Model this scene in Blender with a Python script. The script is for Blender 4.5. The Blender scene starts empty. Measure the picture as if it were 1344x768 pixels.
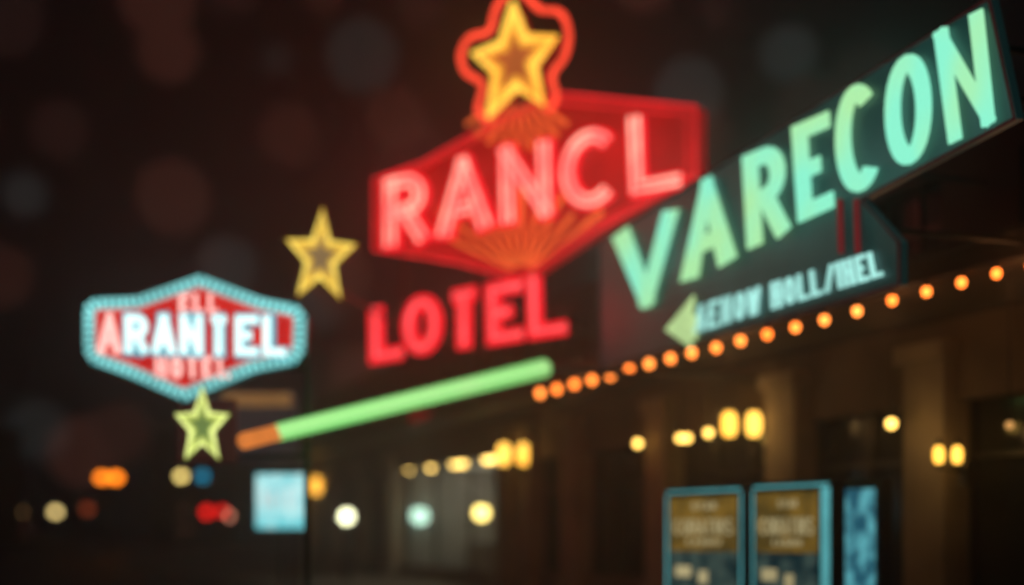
import bpy, math, random
from mathutils import Vector
random.seed(4)
sc=bpy.context.scene
F=1867.0; HX=672.0; HY=700.0; CH=1.6

# ---------------------------------------------------------------- helpers
def lin(c):
    return tuple((v/255/12.92) if v/255<=0.04045 else ((v/255+0.055)/1.055)**2.4 for v in c)

class Plane:
    """A vertical plane in the world. vp=None : faces the street squarely at depth y;
    otherwise it recedes along the horizontal direction (t,1)."""
    def __init__(s, px, y, vp=None):
        s.vp=vp
        if vp is None:
            s.y=y; s.n=Vector((0,-1,0)); s.d=Vector((1,0,0))
        else:
            s.t=(vp-HX)/F; s.xa=y*((px-HX)/F-s.t)
            s.d=Vector((s.t,1,0)).normalized()
            n=Vector((-1,s.t,0)).normalized()
            P=Vector((s.xa+s.t*y,y,0))
            if n.dot(-P)<0: n=-n
            s.n=n
    def p(s,px,py,off=0.0):
        if s.vp is None: y=s.y
        else: y=s.xa/((px-HX)/F-s.t)
        v=Vector(((px-HX)/F*y, y, CH+(HY-py)/F*y))
        return v+s.n*off

class MB:
    def __init__(s): s.v=[]; s.f=[]
    def poly(s,pts,n,th):
        k=len(pts); b=len(s.v)
        s.v+= [tuple(p) for p in pts]+[tuple(p-n*th) for p in pts]
        s.f.append(list(range(b,b+k))); s.f.append(list(range(b+2*k-1,b+k-1,-1)))
        for i in range(k):
            j=(i+1)%k; s.f.append([b+i,b+k+i,b+k+j,b+j])
    def box(s,o,ax,ay,az):
        b=len(s.v)
        for dz in (0,1):
            for dx,dy in ((0,0),(1,0),(1,1),(0,1)):
                s.v.append(tuple(o+ax*dx+ay*dy+az*dz))
        for q in ([0,3,2,1],[4,5,6,7],[0,1,5,4],[1,2,6,5],[2,3,7,6],[3,0,4,7]):
            s.f.append([b+i for i in q])
    def wbox(s,x0,x1,y0,y1,z0,z1):
        s.box(Vector((x0,y0,z0)),Vector((x1-x0,0,0)),Vector((0,y1-y0,0)),Vector((0,0,z1-z0)))
    def tube(s,pts,r,closed=False,n=8,r2=None):
        k=len(pts); b=len(s.v)
        for i,p in enumerate(pts):
            a=pts[(i-1)%k] if (closed or i>0) else p
            c=pts[(i+1)%k] if (closed or i<k-1) else p
            t=(c-a)
            if t.length<1e-6: t=Vector((0,0,1))
            t.normalize()
            u=t.cross(Vector((0.13,0.99,0.05))); 
            if u.length<0.05: u=t.cross(Vector((0,0,1)))
            u.normalize(); w=t.cross(u)
            rr=r if r2 is None else r+(r2-r)*i/(k-1)
            for j in range(n):
                an=2*math.pi*j/n
                s.v.append(tuple(p+u*math.cos(an)*rr+w*math.sin(an)*rr))
        for i in range(k if closed else k-1):
            i2=(i+1)%k
            for j in range(n):
                j2=(j+1)%n
                s.f.append([b+i*n+j,b+i*n+j2,b+i2*n+j2,b+i2*n+j])
        if not closed:
            s.f.append([b+j for j in range(n)][::-1]); s.f.append([b+(k-1)*n+j for j in range(n)])
    def sphere(s,c,r,sz=1.0,nu=12,nv=8):
        b=len(s.v)
        for i in range(nv+1):
            th=math.pi*i/nv
            for j in range(nu):
                ph=2*math.pi*j/nu
                s.v.append((c.x+r*math.sin(th)*math.cos(ph),c.y+r*math.sin(th)*math.sin(ph),c.z+sz*r*math.cos(th)))
        for i in range(nv):
            for j in range(nu):
                j2=(j+1)%nu
                s.f.append([b+i*nu+j,b+(i+1)*nu+j,b+(i+1)*nu+j2,b+i*nu+j2])
    def make(s,name,mat,parent=None,smooth=False):
        me=bpy.data.meshes.new(name); me.from_pydata(s.v,[],s.f); me.update()
        if smooth:
            for p in me.polygons: p.use_smooth=True
        o=bpy.data.objects.new(name,me); sc.collection.objects.link(o)
        me.materials.append(mat)
        if parent: o.parent=parent
        return o
def empty(name):
    o=bpy.data.objects.new(name,None); sc.collection.objects.link(o); return o

def nodes(m):
    m.use_nodes=True; nt=m.node_tree; nt.nodes.clear(); return nt
def em(name,rgb,st=1.0,rgb2=None,scale=1.5,mn=0.75):
    m=bpy.data.materials.new(name); nt=nodes(m); N=nt.nodes; L=nt.links
    out=N.new('ShaderNodeOutputMaterial'); e=N.new('ShaderNodeEmission')
    tc=N.new('ShaderNodeTexCoord'); no=N.new('ShaderNodeTexNoise'); no.inputs['Scale'].default_value=scale
    no.inputs['Detail'].default_value=2
    L.new(tc.outputs['Object'],no.inputs['Vector'])
    mr=N.new('ShaderNodeMapRange'); mr.inputs[1].default_value=0.38; mr.inputs[2].default_value=0.62
    L.new(no.outputs['Fac'],mr.inputs[0])
    mx=N.new('ShaderNodeMix'); mx.data_type='RGBA'
    a=lin(rgb); b=lin(rgb2) if rgb2 else tuple(x*mn for x in a)
    mx.inputs['A'].default_value=(*a,1); mx.inputs['B'].default_value=(*b,1)
    L.new(mr.outputs[0],mx.inputs['Factor']); L.new(mx.outputs['Result'],e.inputs['Color'])
    e.inputs['Strength'].default_value=st
    L.new(e.outputs[0],out.inputs[0]); return m
def pbr(name,c1,c2,rough=0.7,scale=3,metal=0.0,emis=None,es=0,bump=0.2):
    m=bpy.data.materials.new(name); nt=nodes(m); N=nt.nodes; L=nt.links
    out=N.new('ShaderNodeOutputMaterial'); p=N.new('ShaderNodeBsdfPrincipled')
    tc=N.new('ShaderNodeTexCoord'); no=N.new('ShaderNodeTexNoise'); no.inputs['Scale'].default_value=scale
    no.inputs['Detail'].default_value=4
    L.new(tc.outputs['Object'],no.inputs['Vector'])
    mr=N.new('ShaderNodeMapRange'); mr.inputs[1].default_value=0.35; mr.inputs[2].default_value=0.65
    L.new(no.outputs['Fac'],mr.inputs[0])
    mx=N.new('ShaderNodeMix'); mx.data_type='RGBA'
    mx.inputs['A'].default_value=(*c1,1); mx.inputs['B'].default_value=(*c2,1)
    L.new(mr.outputs[0],mx.inputs['Factor']); L.new(mx.outputs['Result'],p.inputs['Base Color'])
    p.inputs['Roughness'].default_value=rough; p.inputs['Metallic'].default_value=metal
    if emis:
        p.inputs['Emission Color'].default_value=(*lin(emis),1); p.inputs['Emission Strength'].default_value=es
    bp=N.new('ShaderNodeBump'); bp.inputs['Strength'].default_value=bump
    L.new(no.outputs['Fac'],bp.inputs['Height']); L.new(bp.outputs[0],p.inputs['Normal'])
    L.new(p.outputs[0],out.inputs[0]); return m

# ---------------------------------------------------------------- letters
def arc(cx,cy,rx,ry,a0,a1,n=14):
    return [(cx+rx*math.cos(math.radians(a0+(a1-a0)*i/n)),cy+ry*math.sin(math.radians(a0+(a1-a0)*i/n))) for i in range(n+1)]
G={
'L':[[(0,1),(0,0),(1,0)]],
'A':[[(0,0),(.5,1)],[(1,0),(.5,1)],[(.2,.28),(.8,.28)]],
'V':[[(0,1),(.5,0)],[(1,1),(.5,0)]],
'N':[[(0,0),(0,1)],[(0,1),(1,0)],[(1,0),(1,1)]],
'R':[[(0,0),(0,1)],[(0,1),(.55,1)]+arc(.55,.74,.45,.26,80,-80,8)+[(.55,.48),(0,.48)],[(.5,.48),(1,0)]],
'C':[arc(.5,.5,.5,.5,48,312,22)],
'O':[arc(.5,.5,.5,.5,0,360,28)],
'T':[[(0,1),(1,1)],[(.5,1),(.5,0)]],
'E':[[(1,1),(0,1),(0,0),(1,0)],[(0,.5),(.85,.5)]],
'H':[[(0,0),(0,1)],[(1,0),(1,1)],[(0,.5),(1,.5)]],
'I':[[(.5,0),(.5,1)]],
'/':[[(0,0),(1,1)]],
'W':[[(0,1),(.27,0)],[(.27,0),(.5,.8)],[(.5,.8),(.73,0)],[(.73,0),(1,1)]],
'S':[[(1,.85),(.7,1),(.3,1),(0,.85),(0,.65),(.3,.53),(.7,.47),(1,.35),(1,.15),(.7,0),(.3,0),(0,.15)]],
' ':[]}
def offset_line(pts,d):
    n=len(pts); out=[]
    closed=(abs(pts[0][0]-pts[-1][0])+abs(pts[0][1]-pts[-1][1]))<1e-4
    for i in range(n):
        def seg(a,b):
            dx,dy=b[0]-a[0],b[1]-a[1]; l=math.hypot(dx,dy) or 1; return (-dy/l,dx/l)
        if i>0: n1=seg(pts[i-1],pts[i])
        elif closed: n1=seg(pts[-2],pts[-1])
        else: n1=seg(pts[0],pts[1])
        if i<n-1: n2=seg(pts[i],pts[i+1])
        elif closed: n2=seg(pts[0],pts[1])
        else: n2=n1
        mx,my=n1[0]+n2[0],n1[1]+n2[1]; l=math.hypot(mx,my)
        if l<1e-3: mx,my=n1; l=1
        mx/=l; my/=l
        c=max(.45,mx*n1[0]+my*n1[1])
        out.append((pts[i][0]+mx*d/c,pts[i][1]+my*d/c))
    return out
def letter(ch,q,w,plane,face,off,th,tubes=None,tr=0.02,tw=0.25,twin=True,toff=0.03):
    bl,br,tr_,tl=q
    W=(math.dist(bl,br)+math.dist(tl,tr_))/2; H=(math.dist(bl,tl)+math.dist(br,tr_))/2
    def mp(x,y):
        u=x/W; v=y/H
        ax=bl[0]+(br[0]-bl[0])*u; ay=bl[1]+(br[1]-bl[1])*u
        bx=tl[0]+(tr_[0]-tl[0])*u; by=tl[1]+(tr_[1]-tl[1])*u
        return ax+(bx-ax)*v, ay+(by-ay)*v
    for k,st in enumerate(G[ch]):
        c=[(w/2+x*(W-w), (w/2+y*(H-w))) for x,y in st]
        if len(c)==2:
            a,b=c; dx,dy=b[0]-a[0],b[1]-a[1]; l=math.hypot(dx,dy)
            if abs(dy)>abs(dx)*0.5:
                e=w/2/l if ch!='T' else 0
                c=[(a[0]-dx*e,a[1]-dy*e),(b[0]+dx*e,b[1]+dy*e)]
                if ch=='T': c=[c[0],(b[0]+dx*w/2/l,b[1]+dy*w/2/l)]
        elif ch in 'LE' :
            c2=list(c)
            for idx,nb in ((0,1),(-1,-2)):
                a,b=c2[idx],c2[nb]; l=math.dist(a,b)
                c[idx]=(a[0]+(a[0]-b[0])/l*w/2,a[1]+(a[1]-b[1])/l*w/2)
        ww=w*.82 if (ch=='N' and k==1) else w
        A=offset_line(c,ww/2); B=offset_line(c,-ww/2)
        o=off+0.004*k
        for i in range(len(c)-1):
            pts=[plane.p(*mp(*z),o) for z in (A[i],A[i+1],B[i+1],B[i])]
            if ch in 'CORES' and len(c)>4:
                b=len(face.v); face.v+=[tuple(p) for p in pts]+[tuple(p-plane.n*th) for p in pts]
                face.f+= [[b,b+1,b+2,b+3],[b,b+4,b+5,b+1],[b+3,b+2,b+6,b+7]]
                if i==0: face.f.append([b,b+3,b+7,b+4])
                if i==len(c)-2: face.f.append([b+1,b+5,b+6,b+2])
            else:
                face.poly(pts,plane.n,th)
        if tubes is not None:
            for sgn in ((1,-1) if twin else (0,)):
                T=offset_line(c,sgn*w*tw)
                if len(T)==2:
                    a,b=T; l=math.dist(a,b); e=w*.2/l
                    T=[(a[0]+(b[0]-a[0])*e,a[1]+(b[1]-a[1])*e),(b[0]-(b[0]-a[0])*e,b[1]-(b[1]-a[1])*e)]
                tubes.tube([plane.p(*mp(*z),o+toff) for z in T],tr,n=6)
def text(s,quad,w,plane,face,off,th,gap=0.18,**kw):
    bl,br,tr_,tl=quad; wid=[(.35 if c=='I' else .5 if c in ' ' else 1.25 if c=='W' else 1) for c in s]
    tot=sum(wid)+gap*(len(s)-1); x=0
    def L(a,b,t): return (a[0]+(b[0]-a[0])*t,a[1]+(b[1]-a[1])*t)
    for c,wd in zip(s,wid):
        u0=x/tot; u1=(x+wd)/tot; x+=wd+gap
        letter(c,(L(bl,br,u0),L(bl,br,u1),L(tl,tr_,u1),L(tl,tr_,u0)),w,plane,face,off,th,**kw)

# ---------------------------------------------------------------- camera, world
cam=bpy.data.cameras.new('camera'); co=bpy.data.objects.new('camera',cam); sc.collection.objects.link(co)
co.location=(0,0,CH); co.rotation_euler=(math.radians(90),0,0)
cam.sensor_width=36; cam.lens=F/1344*36; cam.shift_y=(HY-384)/1344; cam.clip_end=3000
cam.dof.use_dof=True; cam.dof.focus_distance=10.0; cam.dof.aperture_fstop=0.34
sc.camera=co
sc.view_settings.view_transform='Standard'; sc.view_settings.look='None'; sc.view_settings.exposure=0

w=bpy.data.worlds.new('World'); sc.world=w; w.use_nodes=True; nt=w.node_tree; nt.nodes.clear(); N=nt.nodes; L=nt.links
w.cycles.sampling_method='NONE'
out=N.new('ShaderNodeOutputWorld'); sky=N.new('ShaderNodeTexSky'); sky.sky_type='NISHITA'; sky.sun_disc=False
sky.sun_elevation=math.radians(-6); sky.sun_rotation=math.radians(200)
b1=N.new('ShaderNodeBackground'); b1.inputs[1].default_value=0.02; L.new(sky.outputs[0],b1.inputs[0])
tc=N.new('ShaderNodeTexCoord')
# faint patches painted into the sky colour as out-of-focus light discs
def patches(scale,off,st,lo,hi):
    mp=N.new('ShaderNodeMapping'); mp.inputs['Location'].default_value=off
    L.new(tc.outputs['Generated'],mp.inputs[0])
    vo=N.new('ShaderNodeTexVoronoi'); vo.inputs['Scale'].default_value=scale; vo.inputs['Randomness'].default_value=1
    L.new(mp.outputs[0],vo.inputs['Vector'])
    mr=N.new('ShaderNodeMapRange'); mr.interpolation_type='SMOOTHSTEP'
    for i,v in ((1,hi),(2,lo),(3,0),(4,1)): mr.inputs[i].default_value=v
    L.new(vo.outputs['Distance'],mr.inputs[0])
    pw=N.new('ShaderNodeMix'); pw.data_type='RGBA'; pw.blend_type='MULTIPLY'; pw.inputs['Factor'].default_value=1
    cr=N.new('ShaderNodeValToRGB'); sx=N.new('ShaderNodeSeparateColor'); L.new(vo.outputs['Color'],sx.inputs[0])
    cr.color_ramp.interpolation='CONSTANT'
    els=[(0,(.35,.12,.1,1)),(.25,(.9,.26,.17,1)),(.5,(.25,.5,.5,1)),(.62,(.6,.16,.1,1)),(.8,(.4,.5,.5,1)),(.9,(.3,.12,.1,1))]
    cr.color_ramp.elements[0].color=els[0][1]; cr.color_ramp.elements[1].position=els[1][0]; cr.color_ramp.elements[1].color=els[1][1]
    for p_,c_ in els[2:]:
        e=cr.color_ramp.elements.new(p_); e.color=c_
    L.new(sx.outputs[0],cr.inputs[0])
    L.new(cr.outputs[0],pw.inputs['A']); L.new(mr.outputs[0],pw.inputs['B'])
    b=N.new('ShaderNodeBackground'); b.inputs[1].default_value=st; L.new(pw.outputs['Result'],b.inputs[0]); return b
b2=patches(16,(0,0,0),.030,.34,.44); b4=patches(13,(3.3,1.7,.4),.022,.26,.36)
no=N.new('ShaderNodeTexNoise'); no.inputs['Scale'].default_value=3
L.new(tc.outputs['Generated'],no.inputs['Vector'])
cr=N.new('ShaderNodeValToRGB'); cr.color_ramp.elements[0].position=.35; cr.color_ramp.elements[0].color=(.0003,.0016,.0020,1)
cr.color_ramp.elements[1].position=.7; cr.color_ramp.elements[1].color=(.0018,.0012,.0012,1)
L.new(no.outputs['Fac'],cr.inputs[0])
b3=N.new('ShaderNodeBackground'); L.new(cr.outputs[0],b3.inputs[0])
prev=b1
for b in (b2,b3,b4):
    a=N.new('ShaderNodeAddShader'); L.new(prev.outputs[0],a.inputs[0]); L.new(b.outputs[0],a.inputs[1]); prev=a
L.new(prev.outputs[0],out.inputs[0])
sd=bpy.data.lights.new('moon','SUN'); sd.energy=0.01; sd.angle=math.radians(.5); sd.color=(.8,.9,1)
so=bpy.data.objects.new('moon',sd); so.rotation_euler=(math.radians(50),0,math.radians(-30)); sc.collection.objects.link(so)

def plight(loc,col,e,r=.12,parent=None,name='bulb_light'):
    l=bpy.data.lights.new(name,'POINT'); l.energy=e; l.color=col; l.shadow_soft_size=r
    o=bpy.data.objects.new(name,l); o.location=loc; sc.collection.objects.link(o)
    if parent: o.parent=parent
    return o

# night haze hanging over the street
hz=MB(); hz.wbox(-16,14,11.2,60,0.05,15)
hm=bpy.data.materials.new('night_haze'); nt=nodes(hm)
o_=nt.nodes.new('ShaderNodeOutputMaterial'); vs=nt.nodes.new('ShaderNodeVolumeScatter'); vs.inputs['Density'].default_value=.011; vs.inputs['Anisotropy'].default_value=.62
nt.links.new(vs.outputs[0],o_.inputs['Volume'])
hz.make('haze',hm)

# ---------------------------------------------------------------- materials
dark=pbr('dark_painted_metal',(.02,.02,.022),(.035,.03,.03),.5,4)
stone=pbr('warm_limestone',(.33,.27,.2),(.22,.18,.14),.85,1.2)
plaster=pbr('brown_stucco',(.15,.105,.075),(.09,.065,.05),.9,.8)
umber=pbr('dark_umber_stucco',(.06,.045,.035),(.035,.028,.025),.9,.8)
asph=pbr('asphalt',(.04,.04,.042),(.06,.058,.055),.55,6)
pave=pbr('concrete_paving',(.25,.24,.22),(.18,.17,.16),.8,2)
white=pbr('road_paint',(.75,.75,.72),(.55,.55,.52),.7,4)
glassd=pbr('dark_window_glass',(.02,.025,.03),(.03,.035,.035),.12,2,0,None,0,0)
warm=(1,.58,.2)

# ---------------------------------------------------------------- ground
g=MB(); g.v=[(-1500,-300,0),(1500,-300,0),(1500,2500,0),(-1500,2500,0)]; g.f=[[0,1,2,3]]; g.make('ground',asph)
T=-.36; NL=math.hypot(T,1)
fd=Vector((T,1,0))/NL; fn=Vector((-1,T,0))/NL
def fac(y,z,off=0): return Vector((12.9+T*y,y,z))+fn*off
def fbox(mb,y0,y1,z0,z1,o0,o1):
    a=fac(y0,z0,o0); mb.box(a,fac(y1,z0,o0)-a,fn*(o1-o0),Vector((0,0,z1-z0)))
m=MB(); fbox(m,-10,260,0.004,.14,0.0,5.2); m.make('pavement',pave)
m=MB(); fbox(m,-10,260,0.004,.14,22,27); m.make('pavement.001',pave)
m=MB()
for i in range(24): fbox(m,2+i*9,5.5+i*9,.004,.008,13.4,13.55)
for k in range(12): fbox(m,88,91.5,.004,.008,6+k*1.3,6.6+k*1.3)
m.make('road_markings',white)
m=MB(); fbox(m,-10,260,.004,.15,5.2,5.38); m.make('kerb',stone)

# ---------------------------------------------------------------- main hotel building
hb=empty('hotel_building')
Y0,Y1=9.0,60.0
wall=MB(); upper=MB(); pil=MB(); win=MB(); fr=MB()
pils=[12.0,16.2,19.6,23.2,27.6,31.8,34.6,36.0,46.5,50.5,54.5,58.8]
for a in pils:
    fbox(pil,a-.42,a+.42,.14,3.95,-.2,.22); fbox(pil,a-.52,a+.52,3.95,4.2,-.2,.32); fbox(pil,a-.52,a+.52,.14,.6,-.2,.3)
fbox(wall,Y0,Y1,3.9,4.5,-.4,0)
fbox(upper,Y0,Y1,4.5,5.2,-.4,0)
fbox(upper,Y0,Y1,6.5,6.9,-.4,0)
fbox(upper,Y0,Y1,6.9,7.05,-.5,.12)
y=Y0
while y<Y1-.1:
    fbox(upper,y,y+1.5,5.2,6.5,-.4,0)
    y2=min(y+3.0,Y1)
    fbox(win,y+1.5,y2,5.2,6.5,-.35,-.25)
    fbox(fr,y+1.5,y2,5.2,5.28,-.25,.08); fbox(fr,y+1.5,y2,5.85,5.92,-.24,-.18); fbox(fr,(y+1.5+y2)/2-.03,(y+1.5+y2)/2+.03,5.28,6.5,-.25,-.19)
    y+=3.0
bays=list(zip([9.0]+[p+.42 for p in pils],[p-.42 for p in pils]+[60.0]))
for i,(a,b) in enumerate(bays):
    if b-a<.6:
        fbox(wall,a,b,.14,3.9,-.4,0); continue
    lit=(a>36 and b<47)
    if not lit:
        fbox(wall,a,b,3.4,3.9,-.4,-.003); fbox(wall,a,b,.14,.7,-.4,-.003)
        fbox(win,a,b,.7,3.4,-.4,-.3)
        k=max(2,int((b-a)/1.1))
        for j in range(k+1):
            yy=a+(b-a)*j/k; fbox(fr,yy-.04,yy+.04,.7,3.4,-.3,-.2)
        fbox(fr,a,b,2.6,2.68,-.3,-.21)
    else:
        la,lb=a,b
        fbox(wall,a,b,3.62,3.9,-.4,-.003); fbox(wall,a,b,.14,.6,-.4,-.003)
        k=3
        for j in range(k+1):
            yy=a+(b-a)*j/k; fbox(fr,yy-.04,yy+.04,.6,3.62,-.3,-.2)
wall.box(fac(Y1,.14,-.4),fd*.35,-fn*14,Vector((0,0,6.9)))
wall.box(fac(Y0,.14,-.4),-fd*.35,-fn*14,Vector((0,0,6.9)))
wall.box(fac(Y0,6.6,-.4),fac(Y1,6.6)-fac(Y0,6.6),-fn*14,Vector((0,0,.2)))
wall.box(fac(Y0,.14,-14.4),fac(Y1,.14)-fac(Y0,.14),-fn*.3,Vector((0,0,6.9)))
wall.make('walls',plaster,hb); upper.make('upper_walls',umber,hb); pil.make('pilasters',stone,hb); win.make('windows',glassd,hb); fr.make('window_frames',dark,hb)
room=pbr('cafe_interior_plaster',(.38,.38,.34),(.2,.21,.2),.8,.7)
m=MB()
fbox(m,la,lb,.14,3.7,-4.2,-4.0); fbox(m,la,lb,.144,.2,-4.0,-.41); fbox(m,la,lb,3.7,3.8,-4.0,-.41)
fbox(m,la-.1,la,.14,3.7,-4.0,-.41); fbox(m,lb,lb+.1,.14,3.7,-4.0,-.41)
m.make('cafe_room',room,hb)
m=MB(); fbox(m,la+1,lb-1,.2,1.3,-2.6,-2.0); fbox(m,la+2,la+4.4,1.5,3.0,-3.99,-3.7); fbox(m,lb-3.5,lb-1.5,1.2,2.2,-3.99,-3.6)
m.make('cafe_counter',plaster,hb)
for yy in (la+2.2,lb-2.2): plight(fac(yy,3.0,-1.8),(1,.95,.75),40,.3,hb,'cafe_light')
cn=MB(); fbox(cn,Y0,33.5,4.56,4.86,0.003,1.74); fbox(cn,Y0,33.5,4.86,4.94,0.003,1.8); cn.make('canopy',umber,hb)
cn=MB(); fbox(cn,33.6,58,4.6,4.72,0.003,1.2); cn.make('awning_slab',dark,hb)

# ---------------------------------------------------------------- marquee bulbs
bulb=em('orange_bulb',(255,118,40),5,(255,138,58))
mq=empty('marquee_bulb_string'); mb=MB(); so_=MB(); 
bx=[709,731,754,777,801,826,852,880,908,940,972,1007,1044,1082,1125,1171,1216,1262,1308,1353,1403,1456]
cp=Plane(709,28.97,0)
wire=[]
for x in bx:
    P=cp.p(x,600); P.z=4.46+random.uniform(-.015,.015)
    mb.sphere(P,.052+.03*(P.y-15)/14,1.1); so_.tube([P+Vector((0,0,.05)),P+Vector((0,0,.14))],.035)
    wire.append(P+Vector((0,0,.13)))
so_.tube(wire,.02)
mb.make('bulbs',bulb,mq,True); so_.make('sockets_and_cable',dark,mq)
for x in (760,960,1170,1340):
    P=cp.p(x,600); P.z=4.3; plight(P+fn*.1,(1,.42,.15),7,.2,mq)

# ---------------------------------------------------------------- starburst hotel sign
rp=Plane(850,25,-1340)
sg=empty('neon_hotel_sign')
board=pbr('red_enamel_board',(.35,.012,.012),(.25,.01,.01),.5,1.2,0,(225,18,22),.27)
D=[(493,236),(556,214),(652,160),(735,123),(915,141),(915,231),(790,300),(685,369),(600,345),(493,328)]
m=MB(); m.poly([rp.p(*q,0) for q in D],rp.n,.28); m.make('board',board,sg)
redt=em('red_neon_dim',(245,38,44),1.15); pinkt=em('pink_neon_core',(255,170,148),1.8,(255,120,112))
redf=em('red_letter_face',(255,30,46),1.35,(255,22,38))
m=MB(); m.tube([rp.p(*q,.05) for q in D],.035,True,6); 
cx=sum(q[0] for q in D)/len(D); cy=sum(q[1] for q in D)/len(D)
m.tube([rp.p(cx+(q[0]-cx)*.95,cy+(q[1]-cy)*.9,.05) for q in D],.018,True,6); m.make('border_tubes',redt,sg)
ray=em('orange_ray_tube',(255,105,48),1.15)
m=MB()
for i in range(13):
    a=math.radians(24+i*132/12); r0=14; r1=100 if i%2 else 122
    c=(686,366)
    kx=1.25
    q0=(c[0]+r0*kx*math.cos(a),c[1]-r0*math.sin(a)-4); q1=(c[0]+r1*kx*math.cos(a),c[1]-r1*math.sin(a))
    while q1[1]>(369-abs(q1[0]-685)*(.36 if q1[0]<685 else .62))-6 and r1>20:
        r1-=4; q1=(c[0]+r1*kx*math.cos(a),c[1]-r1*math.sin(a))
    if r1<=24: continue
    m.tube([rp.p(*q0,.04),rp.p(*q1,.04)],.025,n=6,r2=.055)
for i in range(9):
    a=math.radians(215+i*110/8); c=(680,118)
    m.tube([rp.p(c[0]+22*math.cos(a),c[1]-22*math.sin(a),.04),rp.p(c[0]+80*math.cos(a),c[1]-80*math.sin(a),.04)],.022,n=6,r2=.05)
m.make('sunburst_rays',ray,sg)
f=MB(); t=MB()
RL=[('R',[(508,331),(571,319),(568,222),(508,234)]),('A',[(577,319),(656,301),(640,201),(588,210)]),
('N',[(662,300),(734,287),(732,182),(660,193)]),('C',[(740,284),(826,269),(824,162),(740,176)]),('L',[(832,262),(900,249),(895,148),(828,157)])]
for c,q in RL:
    letter(c,q,23,rp,f,.14,.06,tubes=t,tr=.04,tw=.22,toff=.02)
LT=[('L',[(491,479),(534,472),(532,398),(490,405)]),('O',[(534,471),(587,462),(585,384),(533,392)]),('T',[(591,462),(639,455),(639,374),(590,384)]),
('E',[(645,455),(692,448),(690,366),(643,374)]),('L',[(699,447),(749,440),(746,358),(697,366)])]
f2=MB(); t2=MB()
for c,q in LT: letter(c,q,18.5,rp,f2,.14,.06,tubes=t2,tr=.05,twin=False,toff=0.0)
f.make('main_letters',redf,sg); t.make('main_letter_tubes',pinkt,sg,True)
f2.make('lower_letters',redf,sg); t2.make('lower_letter_tubes',em('rose_neon_core',(255,100,102),1.4),sg,True)
m=MB()
for a,b in (((488,440),(752,402)),((488,462),(752,430))):
    m.tube([rp.p(*a,-.1),rp.p(*b,-.1)],.035)
for x,y0,y1 in ((515,320,480),(612,240,465),(700,150,455)): m.tube([rp.p(x,y0,-.32),rp.p(x,y1,-.32)],.05)
for x,y in ((515,450),(612,440),(700,430)):
    P=rp.p(x,y,-.33)
    dist=(P-fac(0,0)).dot(fn); m.tube([P,P-fn*max(.5,dist-.02)],.05)
m.make('steel_frame',dark,sg)
def starpts(cx,cy,R,r,rot=0,sx=1,sy=1):
    return [(cx+sx*(R if i%2==0 else r)*math.sin(math.radians(36*i+rot)),cy-sy*(R if i%2==0 else r)*math.cos(math.radians(36*i+rot))) for i in range(10)]
S=[(678,4),(694,50),(735,50),(706,88),(718,140),(683,116),(646,156),(654,97),(624,72),(663,58)]
def sc_(pts,k,c=(680,80)): return [(c[0]+(x-c[0])*k,c[1]+(y-c[1])*k) for x,y in pts]
yel=em('yellow_neon',(255,200,75),1.7,(255,180,60)); brn=em('amber_star_face',(205,105,50),.9)
m=MB(); m.poly([rp.p(*q,.04) for q in sc_(S,.97)],rp.n,.2); m.make('star_back',board,sg)
def band(mb,outer,inner,pl,off,th):
    for i in range(len(outer)):
        j=(i+1)%len(outer); mb.poly([pl.p(*z,off) for z in (outer[i],outer[j],inner[j],inner[i])],pl.n,th)
m=MB(); 
m.tube([rp.p(*q,.1) for q in sc_(S,.94)],.09,True,8); m.make('star_tubes',yel,sg,True)
m=MB(); m.tube([rp.p(*q,.1) for q in sc_(S,.66)],.06,True,8); m.make('inner_star_tubes',em('gold_neon',(255,175,55),1.25),sg,True)
m=MB(); m.poly([rp.p(*q,.07) for q in sc_(S,.5)],rp.n,.02); m.make('star_face',brn,sg)
O=[(679,-12),(700,2),(712,14),(738,18),(749,45),(744,75),(727,100),(733,128),(722,147)]
O2=[(640,158),(630,145),(636,112),(614,96),(608,72),(620,50),(645,42),(652,18),(660,2)]
def smooth(pts,k=4):
    out=[]; n=len(pts)
    for i in range(n-1):
        p0=pts[max(0,i-1)];p1=pts[i];p2=pts[i+1];p3=pts[min(n-1,i+2)]
        for j in range(k):
            t_=j/k
            out.append(tuple(.5*((2*p1[a])+(-p0[a]+p2[a])*t_+(2*p0[a]-5*p1[a]+4*p2[a]-p3[a])*t_*t_+(-p0[a]+3*p1[a]-3*p2[a]+p3[a])*t_**3) for a in (0,1)))
    out.append(pts[-1]); return out
m=MB(); m.tube([rp.p(*q,.06) for q in smooth(O2+O)],.065,False,8); m.make('star_halo_tube',em('coral_neon',(255,72,48),1.8),sg,True)
for x,y,e in ((560,270,34),(690,250,44),(820,210,34),(600,430,28),(700,410,20)):
    plight(rp.p(x,y,1.0),(1,.07,.06),e,.5,sg,'neon_light')
plight(rp.p(680,80,.8),(1,.4,.1),22,.4,sg,'neon_light')

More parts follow.
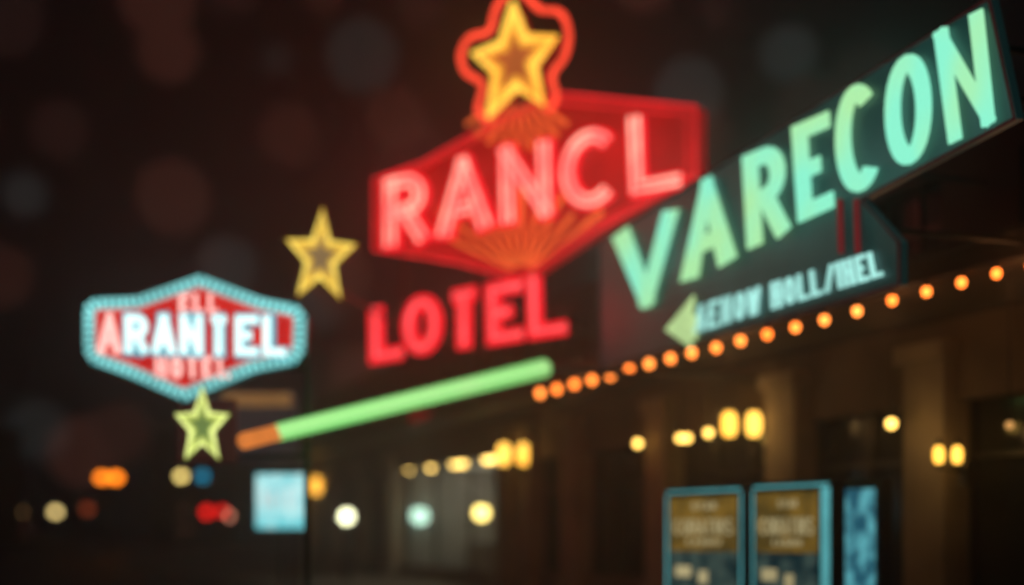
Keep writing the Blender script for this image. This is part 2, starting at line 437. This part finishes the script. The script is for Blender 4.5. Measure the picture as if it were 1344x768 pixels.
# ---------------------------------------------------------------- long mint sign
vp=Plane(1000,17.5,200)
vg=empty('casino_sign_board')
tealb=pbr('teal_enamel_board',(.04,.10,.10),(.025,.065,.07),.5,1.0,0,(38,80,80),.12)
B=[(786,318),(1300,-2),(1334,156),(1132,262),(1182,318),(1182,374),(788,484)]
m=MB(); m.poly([vp.p(*q,0) for q in B],vp.n,.08); m.make('board',tealb,vg)
m=MB(); m.tube([vp.p(*q,.02) for q in B],.018,True,6); m.make('board_trim',em('dim_red_trim',(85,40,40),.3),vg)
mint=em('mint_letter_face',(138,238,203),1.1,(170,232,165),.6)
f=MB()
VL=[('V',[(822,412),(884,392),(893,272),(810,308)]),('A',[(899,372),(970,340),(952,226),(912,244)]),
('R',[(986,328),(1041,304),(1033,184),(979,206)]),('E',[(1053,293),(1100,272),(1093,146),(1044,167)]),
('C',[(1106,264),(1167,238),(1156,100),(1099,124)]),('O',[(1171,229),(1231,202),(1225,60),(1165,86)]),('N',[(1252,190),(1313,160),(1297,12),(1232,44)])]
for c,q in VL: letter(c,q,21 if c!='N' else 19,vp,f,.06,.02)
f.make('main_letters',mint,vg)
f=MB(); text('AENOW HOLL/IHEL',[(914,438),(1164,362),(1157,328),(917,402)],5.6,vp,f,.05,.015,gap=.22)
f.make('lower_letters',em('ice_letter_face',(165,230,220),1.25),vg)
f=MB(); f.poly([vp.p(*q,.05) for q in ((877,433),(914,388),(911,412),(921,417),(916,447),(909,441),(912,458))],vp.n,.03)
f.make('arrow',em('pale_yellow_arrow',(200,235,160),1.1),vg)
m=MB()
for x,zz in ((830,4.76),(920,4.78),(1040,4.76),(1150,4.75),(1200,6.0),(1290,6.0),(1000,6.2),(860,6.3)):
    P=vp.p(x,400,-.09); P.z=zz
    dist=(P-fac(0,0)).dot(fn); m.tube([P,P-fn*(dist-(1.8 if zz<5 else .02))],.035)
m.make('wall_brackets',dark,vg)
m=MB()
for x in (1105,1127): m.tube([vp.p(x,262,.03),vp.p(x+2,332,.03)],.03,n=6)
m.make('red_side_tubes',em('dim_red_tube',(150,40,45),.45),vg)
for x,y,e in ((860,340,9),(960,290,9),(1080,220,9),(1200,150,8),(1280,90,6)):
    plight(vp.p(x,y,.8),(.4,1,.82),e,.4,vg,'neon_light')

# ---------------------------------------------------------------- left hotel sign
ap=Plane(256,19)
ag=empty('lozenge_hotel_sign')
H=[(110,402),(124,391),(180,389),(263,360),(345,391),(391,400),(403,414),(401,462),(389,479),(335,490),(243,528),(165,494),(120,478),(110,462)]
def inset(pts,d):
    q=offset_line(pts+[pts[0]],d); q=q[:-1]
    return q
I=inset(H,17)
if abs(I[0][0]-256)>abs(H[0][0]-256): I=inset(H,-17)
m=MB(); m.poly([ap.p(*q,0) for q in H],ap.n,.3); m.make('cabinet',dark,ag)
m=MB(); band(m,H,I,ap,.02,.015); m.make('border_band',em('teal_border',(75,165,165),.9),ag)
m=MB(); 
def per(pts,step):
    out=[]; n=len(pts); acc=0
    for i in range(n):
        a,b=pts[i],pts[(i+1)%n]; l=math.dist(a,b); s=acc
        while s<l:
            out.append((a[0]+(b[0]-a[0])*s/l,a[1]+(b[1]-a[1])*s/l,(b[0]-a[0])/l,(b[1]-a[1])/l)); s+=step
        acc=s-l
    return out
M2=inset(H,8.5)
if abs(M2[0][0]-256)>abs(H[0][0]-256): M2=inset(H,-8.5)
for x,y,dx,dy in per(M2,9.4):
    m.tube([ap.p(x-dy*7.5,y+dx*7.5,.05),ap.p(x+dy*7.5,y-dx*7.5,.05)],.02,n=6)
m.make('border_lamps',em('pale_cyan_lamps',(155,238,236),1.35),ag,True)
m=MB(); m.poly([ap.p(*q,.012) for q in I],ap.n,.01); m.make('red_face',em('red_sign_face',(225,44,36),.95,(200,32,30),2),ag)
m=MB(); m.tube([ap.p(*q,.05) for q in I],.016,True,6); m.make('inner_tube',em('pink_line',(255,170,165),.8),ag)
f=MB(); f0=MB()
RT=[(166,464),(376,469),(376,416),(166,414)]
text('RANTEL',RT,10.5,ap,f,.10,.03,gap=.2)
text('RANTEL',[(162,468),(380,473),(380,412),(162,410)],17,ap,f0,.06,.03,gap=.07)
f0.make('letter_outline',em('cyan_outline',(70,185,205),.95),ag)
f.make('main_letters',em('white_letter_face',(225,250,247),1.5,(205,245,245)),ag)
f=MB(); letter('A',[(130,465),(162,465),(156,412),(136,412)],9,ap,f,.10,.03)
text('ELL',[(236,412),(288,412),(288,386),(236,386)],5.6,ap,f,.06,.02,gap=.35)
text('HOTEL',[(205,497),(303,497),(301,469),(205,469)],5.6,ap,f,.06,.02,gap=.35)
f.make('small_letters',em('pink_letter_face',(255,195,185),1.4,(255,180,172)),ag)
m=MB()
def pxbox(mb,pl,x0,y0,x1,y1,off,th): mb.poly([pl.p(x0,y1,off),pl.p(x1,y1,off),pl.p(x1,y0,off),pl.p(x0,y0,off)],pl.n,th)
pb=ap.p(398,600,-.36)
m.tube([Vector((pb.x,pb.y,0)),Vector((pb.x,pb.y,CH+(HY-440)/F*19))],.045,n=12)
m.tube([Vector((pb.x,pb.y,.0)),Vector((pb.x,pb.y,.5))],.1,n=12)
m.tube([ap.p(398,596,-.36),ap.p(236,600,-.36)],.03); m.tube([ap.p(398,480,-.36),ap.p(236,480,-.36)],.03)
m.tube([ap.p(262,475,-.36),ap.p(262,603,-.36)],.03)
m.make('pole',dark,ag)
m=MB(); pxbox(m,ap,228,522,306,606,-.2,.09); m.make('star_cabinet',pbr('maroon_cabinet',(.15,.04,.04),(.1,.03,.03),.6,2,0,(90,45,45),.2),ag)
plight(ap.p(256,440,1.2),(1,.5,.45),6,.4,ag,'neon_light')
kg=empty('shop_sign_cabinet'); kp=Plane(345,33)
m=MB(); pxbox(m,kp,306,514,388,606,0,.25); m.make('grey_cabinet',pbr('grey_sign_cabinet',(.14,.15,.16),(.08,.09,.1),.6,1.2,0,(60,68,75),.22),kg)
m=MB(); pxbox(m,kp,294,517,382,533,.12,.1); m.make('lit_bar',em('tan_lit_bar',(170,120,68),.65),kg)
m=MB(); q=kp.p(384,606,-.12); m.tube([Vector((q.x,q.y,0)),q],.08); m.make('mast',dark,kg)
def star(name,cx,cy,R,pl,rot,c1,c2,c3,sx=.8,s=1,post=None):
    e=empty(name); o=starpts(cx,cy,R,R*.42,rot,sx); i=starpts(cx,cy,R*.5,R*.5*.42,rot,sx)
    m=MB(); m.poly([pl.p(*q,0) for q in o],pl.n,.12); m.make('star_body',dark,e)
    m=MB(); band(m,starpts(cx,cy,R*.98,R*.41,rot,sx),i,pl,.02,.015); m.make('star_band',em(name+'_band',c1,.85*s),e)
    m=MB(); m.tube([pl.p(*q,.05) for q in starpts(cx,cy,R*.86,R*.36,rot,sx)],.032,True,6); m.make('outer_tube',em(name+'_tube',c2,1.2*s),e,True)
    m=MB(); m.poly([pl.p(*q,.015) for q in i],pl.n,.01); m.make('star_centre',em(name+'_centre',c3,.8),e)
    if post:
        m=MB(); m.tube([pl.p(cx,cy,-.12),pl.p(cx,cy,-.12)+post],.035); m.make('bracket',dark,e)
    return e
stp=Plane(421,24)
s1=star('neon_star',421,338,68,stp,3,(240,190,65),(255,225,105),(165,135,92),.74,1.4)
m=MB(); q=stp.p(421,345,-.1); q2=rp.p(515,430,-.33); m.tube([q,Vector((q.x,q.y,q2.z)),q2],.03); m.make('bracket',dark,s1)
star('neon_star.001',266,560,56,Plane(266,18.6),0,(190,205,95),(232,245,145),(120,145,80),.7,1.35,Vector((0,.3,0)))

# ---------------------------------------------------------------- green tube light
gt=empty('neon_tube_light')
def P3(px,py,y): return Vector(((px-HX)/F*y,y,CH+(HY-py)/F*y))
a=P3(714,483,22.5); b=P3(364,568,18.0); c=P3(320,579,17.4)
ga=em('green_neon',(125,222,118),1.0,(150,220,126),.4)
m=MB(); m.tube([a+(b-a)*i/10 for i in range(11)],.09,n=14,r2=.075); m.make('tube_core',em('green_neon_core',(160,240,140),1.15,(178,235,150),.4),gt,True)
core=gt.children[0]; core.location=(0,-.1,0)
m=MB(); m.tube([a+(b-a)*i/10 for i in range(11)],.145,n=14,r2=.113); m.make('green_tube',ga,gt,True)
m=MB(); m.tube([b,c],.105,n=14); m.make('amber_end',em('amber_neon',(245,140,65),.95),gt,True)
m=MB()
m.tube([a+Vector((.0,.25,.0)),c+Vector((0,.25,.0))],.05)
for k in (.02,.3,.6,.9):
    q=a+(c-a)*k; m.tube([q,q+Vector((0,.3,0))],.03)
m.tube([a+Vector((0,.3,0)),a+Vector((0,.3,0))-fn*((a-fac(0,0)).dot(fn))],.05)
q=a+(c-a)*.9; m.tube([q+Vector((0,.25,0)),Vector((pb.x,pb.y,q.z))],.03)
m.make('mounting_rail',dark,gt)
for k in (.2,.5,.8): plight(a+(b-a)*k+Vector((-.3,-.5,-.3)),(.4,1,.35),4,.3,gt,'tube_glow')

# ---------------------------------------------------------------- wall lanterns
amb=em('amber_lantern_glass',(255,180,62),3.2,(255,192,80))
def lantern(px,py,s=1.0,e=14,sp=15):
    y=F*12.9/px; z=CH+(HY-py)/F*y
    P=fac(y,z,.5); o=empty('wall_lantern'); m=MB(); g_=MB()
    for sg_ in (-1,1):
        Q=P+Vector((1,0,0))*sg_*sp/F*y
        r=8.5*s/F*y; h=14*s/F*y
        prof=[(-1,.55),(-.75,.85),(-.3,1),(.3,1),(.75,.85),(1,.55)]
        for (a_,ra),(b_,rb) in zip(prof[:-1],prof[1:]):
            g_.tube([Q+Vector((0,0,a_*h)),Q+Vector((0,0,b_*h))],r*ra,n=10,r2=r*rb)
        m.tube([Q+Vector((0,0,h)),Q+Vector((0,0,h+.1))],r*.8,n=10,r2=.02); m.tube([Q+Vector((0,0,-h-.08)),Q+Vector((0,0,-h))],.03,n=8,r2=r*.6)
        m.tube([Q+Vector((0,0,-h-.06)),fac(y,z-h-.12,.05)],.02)
    m.box(fac(y-.08,z-h-.3,.23),fd*.17,fn*.05,Vector((0,0,.35)))
    g_.make('glass',amb,o,True); m.make('bracket',dark,o)
    plight(P+fn*.3,warm,e,.15,o)
lantern(700,597,1.0,20,13); lantern(1008,558,1.15,24,16); lantern(1286,598,.8,5,12); lantern(422,638,.8,18,9)
pend=em('warm_pendant_glass',(255,200,95),6.5)
def pendant(px,py,y,r,mat,top=4.55,name='pendant_lamp'):
    P=P3(px,py,y); o=empty(name); m=MB(); m.sphere(P,r); m.make('globe',mat,o,True)
    m=MB(); m.tube([P+Vector((0,0,r*.9)),Vector((P.x,P.y,top))],.012,n=6); m.tube([P+Vector((0,0,r*.85)),P+Vector((0,0,r*1.3))],r*.5,n=8); m.make('stem',dark,o)
    return P
for x,y in ((837,582),(893,575),(902,575),(930,568),(1170,556),):
    d=F*12.9/x-1.2; pendant(x,y,d,.075,pend)
dimp=em('dim_pendant_glass',(220,160,90),1.2); pendant(1325,558,16.3,.05,dimp)
P=fac(19.5,3.0,1.0); plight(P,warm,3)
cw=em('warm_cafe_globe',(255,210,110),7)
for x,y in ((537,614),(566,612),(597,608),(607,607),(640,602),(650,601)):
    d=(F*12.9/x)+.5; pendant(x,y,d,.13,cw,3.69,'cafe_pendant_lamp')
cl=em('pale_cafe_globe',(190,235,210),2.8)
pendant(551,677,46,.28,cl,3.69,'cafe_pendant_lamp'); pendant(632,673,40.0,.22,em('yellow_cafe_globe',(255,225,125),6),3.69,'cafe_pendant_lamp')

# ---------------------------------------------------------------- street lamps and traffic lights
def street_lamp(px,py,y,r,mat,two=0,armx=1.2):
    P=P3(px,py,y); o=empty('street_lamp'); m=MB()
    bx_=P.x+armx if not two else P.x
    z=P.z
    m.tube([Vector((bx_,y,0)),Vector((bx_,y,z*.5)),Vector((bx_,y,z+.35))],.11,n=10,r2=.06)
    m.tube([Vector((bx_,y,0)),Vector((bx_,y,.5))],.17,n=10)
    heads=[P] if not two else [P-Vector((two,0,0)),P+Vector((two,0,0))]
    for h in heads:
        m.tube([Vector((bx_,y,z+.3)),Vector((h.x,y,z+.42)),],.04,n=6)
        m.box(h+Vector((-r*1.3,-.15,r*.6)),Vector((2.6*r,0,0)),Vector((0,.3,0)),Vector((0,0,.15)))
        g_=MB(); g_.sphere(h,r,.8); g_.make('lamp_head_glass',mat,o,True)
    m.make('pole_and_arm',dark,o)
sdim=em('dim_lamp',(200,150,90),2.4)
street_lamp(143,627,100,.4,em('sodium_lamp_bright',(255,130,25),7),.5)
street_lamp(238,625,110,.38,em('cream_street_lamp',(240,210,120),6),0,-1.5)
street_lamp(73,672,200,.6,em('cream_street_lamp_far',(235,205,130),6),0,2)
street_lamp(26,672,220,.6,sdim,0,2)
street_lamp(115,668,160,.6,em('rust_lamp',(170,70,35),1.3),0,2)
street_lamp(298,677,150,.5,em('rose_lamp',(235,150,120),3.8),0,-1.5)
P=P3(455,678,44); o=empty('globe_street_lamp'); m=MB(); m.sphere(P,.22); m.make('globe',em('white_globe',(250,250,200),7),o,True)
m=MB(); m.tube([Vector((P.x,P.y,.14)),Vector((P.x,P.y,.5)),Vector((P.x,P.y,P.z-.18))],.08,n=10,r2=.05); m.tube([Vector((P.x,P.y,.14)),Vector((P.x,P.y,.35))],.14,n=10); m.make('post',dark,o); plight(P+Vector((-.2,-.4,0)),(1,.95,.75),8,.2,o)
def traffic(pts,y,polex,mats,top):
    o=empty('traffic_light'); m=MB(); X=(polex-HX)/F*y
    m.tube([Vector((X,y+.3,0)),Vector((X,y+.3,top))],.12,n=10)
    for (px,py,r,mt) in pts:
        P=P3(px,py,y)
        m.wbox(P.x-.28,P.x+.28,y+.02,y+.3,P.z-(1.1 if mt=='r' else .35),P.z+(.35 if mt=='r' else 1.1))
        m.tube([Vector((X,y+.3,P.z)),Vector((P.x,y+.25,P.z))],.05)
        g_=MB(); g_.sphere(P+Vector((0,-.05,0)),r); g_.make('lit_lens',mats[mt],o,True)
        g_=MB()
        for k in (1,2):
            g_.sphere(P+Vector((0,0,-.36*k if mt=='r' else .36*k)),.14)
        g_.make('unlit_lenses',glassd,o,True)
    m.make('pole_and_housings',dark,o)
tm={'r':em('red_signal',(255,25,20),3.2),'g':em('teal_signal',(20,130,165),2.4)}
traffic([(272,672,.36,'r'),(292,671,.28,'r')],100,282,tm,3.6)
traffic([(266,625,.36,'g')],95,283,tm,6)
o=empty('exit_sign'); pl=Plane(548,43.5,0)
m=MB(); pxbox(m,pl,538,540,560,556,0,.1); m.make('face',em('dim_red_face',(150,25,30),.5),o)
m=MB(); pxbox(m,pl,536,538,562,558,-.11,.12); m.make('housing',dark,o)

# ---------------------------------------------------------------- cyan cabinet sign
o=empty('lightbox_sign'); pl=Plane(368,30)
m=MB(); pxbox(m,pl,333,619,404,697,0,.25); m.make('cabinet',dark,o)
m=MB(); pxbox(m,pl,336,622,401,694,.01,.008); m.make('lit_face',em('cyan_lit_face',(110,210,218),1.15,(190,242,242),2.5),o)
m=MB(); text('HOTEL',[(343,668),(394,664),(394,640),(343,644)],4,pl,m,.02,.008); m.make('lettering',em('pale_blue_lettering',(215,245,245),1.05),o)
m=MB(); q=pl.p(368,697,-.12); m.tube([Vector((q.x,q.y,0)),q],.05); m.make('post',dark,o)
plight(pl.p(368,660,.8),(.5,.95,1),4,.4,o)

# ---------------------------------------------------------------- poster displays
gold=em('mustard_poster',(150,116,46),.6,(96,78,36),2.5); cyan=em('cyan_edge_light',(105,200,205),.7)
whitep=em('poster_lettering',(205,190,140),.75); tl_=em('poster_lower_art',(22,48,54),.6,(75,95,88),4)
def display(x0,x1,yt,pl,edge):
    o=empty('poster_display')
    zt=pl.p(x0,yt,0).z
    def q(x,z,off):
        P=pl.p(x,600,off); P.z=z; return P
    def rect(mb,xa,xb,za,zb,off,th): mb.poly([q(xa,za,off),q(xb,za,off),q(xb,zb,off),q(xa,zb,off)],pl.n,th)
    m=MB(); rect(m,x0,x1,.3,zt,0,.22); rect(m,x0+6,x0+16,.144,.3,0-.03,.15); rect(m,x1-16,x1-6,.144,.3,-.03,.15); m.make('housing',dark,o)
    m=MB(); rect(m,x0+3,x1-3,zt-.08,zt-.045,.012,.008); rect(m,x0+1,x0+3,.36,zt-.1,.012,.008); rect(m,x1-edge,x1-1,.36,zt-.1,.012,.008); m.make('edge_light',cyan,o)
    m=MB(); rect(m,x0+6,x1-edge-4,1.35,zt-.14,.01,.008); m.make('poster',gold,o)
    m=MB(); rect(m,x0+6,x1-edge-4,.4,1.347,.01,.008); m.make('poster_art',tl_,o)
    m=MB()
    def pq(xa,xb,za,zb,):
        f_=lambda x,z:(x,HY-(z-CH)*F/ (pl.p(x,600).y))
        return [f_(xa,za),f_(xb,za),f_(xb,zb),f_(xa,zb)]
    text('CORATINS',pq(x0+12,x1-edge-9,1.58,1.80),2.6,pl,m,.02,.006)
    text('CASINO',pq(x0+28,x1-edge-24,1.44,1.52),1.8,pl,m,.02,.006)
    text('STAR',pq(x0+35,x1-edge-30,1.93,2.03),1.8,pl,m,.02,.006)
    rect(m,x0+14,x0+34,.98,1.14,.02,.006); rect(m,x0+44,x0+56,.9,1.08,.02,.006)
    m.make('lettering',whitep,o)
    return o
dp=Plane(980,19,-300)
display(874,975,641,dp,3)
display(987,1091,634,dp,13)
o=empty('illuminated_ad_panel'); pl=Plane(1128,18.5,-300)
m=MB(); 
zt=pl.p(1100,630).z
def q(x,z,off):
    P=pl.p(x,600,off); P.z=z; return P
m.poly([q(1098,.144,0),q(1156,.144,0),q(1156,zt,0),q(1098,zt,0)],pl.n,.2); m.make('housing',dark,o)
m=MB(); m.poly([q(1106,.5,.012),q(1149,.5,.012),q(1149,zt-.13,.012),q(1106,zt-.13,.012)],pl.n,.008)
m.make('lit_face',em('cyan_poster',(100,185,195),.8,(35,90,110),4.5),o)

# ---------------------------------------------------------------- distant buildings
bm=pbr('distant_dark_brick',(.12,.09,.08),(.07,.055,.05),.9,.4)
def dist_building(x0,x1,y0,y1,h,n):
    o=empty('office_building'); m=MB(); m.wbox(x0,x1,y0,y1,0,h); m.wbox(x0-.3,x1+.3,y0-.3,y1+.3,h,h+.5); m.make('walls',bm,o)
    wn=MB(); wl=MB(); 
    k=int((x1-x0)/3.2)
    for i in range(k):
        for j in range(int(h/3.4)):
            xx=x0+1+i*3.2; zz=1.2+j*3.4
            (wl if random.random()<n else wn).wbox(xx,xx+1.5,y0-.05,y0-.01,zz,zz+1.7)
    wn.make('windows',glassd,o)
    if wl.v: wl.make('lit_windows',em('dim_window_light',(95,60,40),.35),o)
dist_building(-80,-62,150,180,14,.05); dist_building(-58,-44,230,260,18,.08); dist_building(-34,-12,290,320,20,.05); dist_building(-110,-84,140,180,10,.08)
# the fixtures' own lamps do the lighting; glowing surfaces need no direct light sampling
for m_ in bpy.data.materials:
    m_.cycles.emission_sampling='NONE'
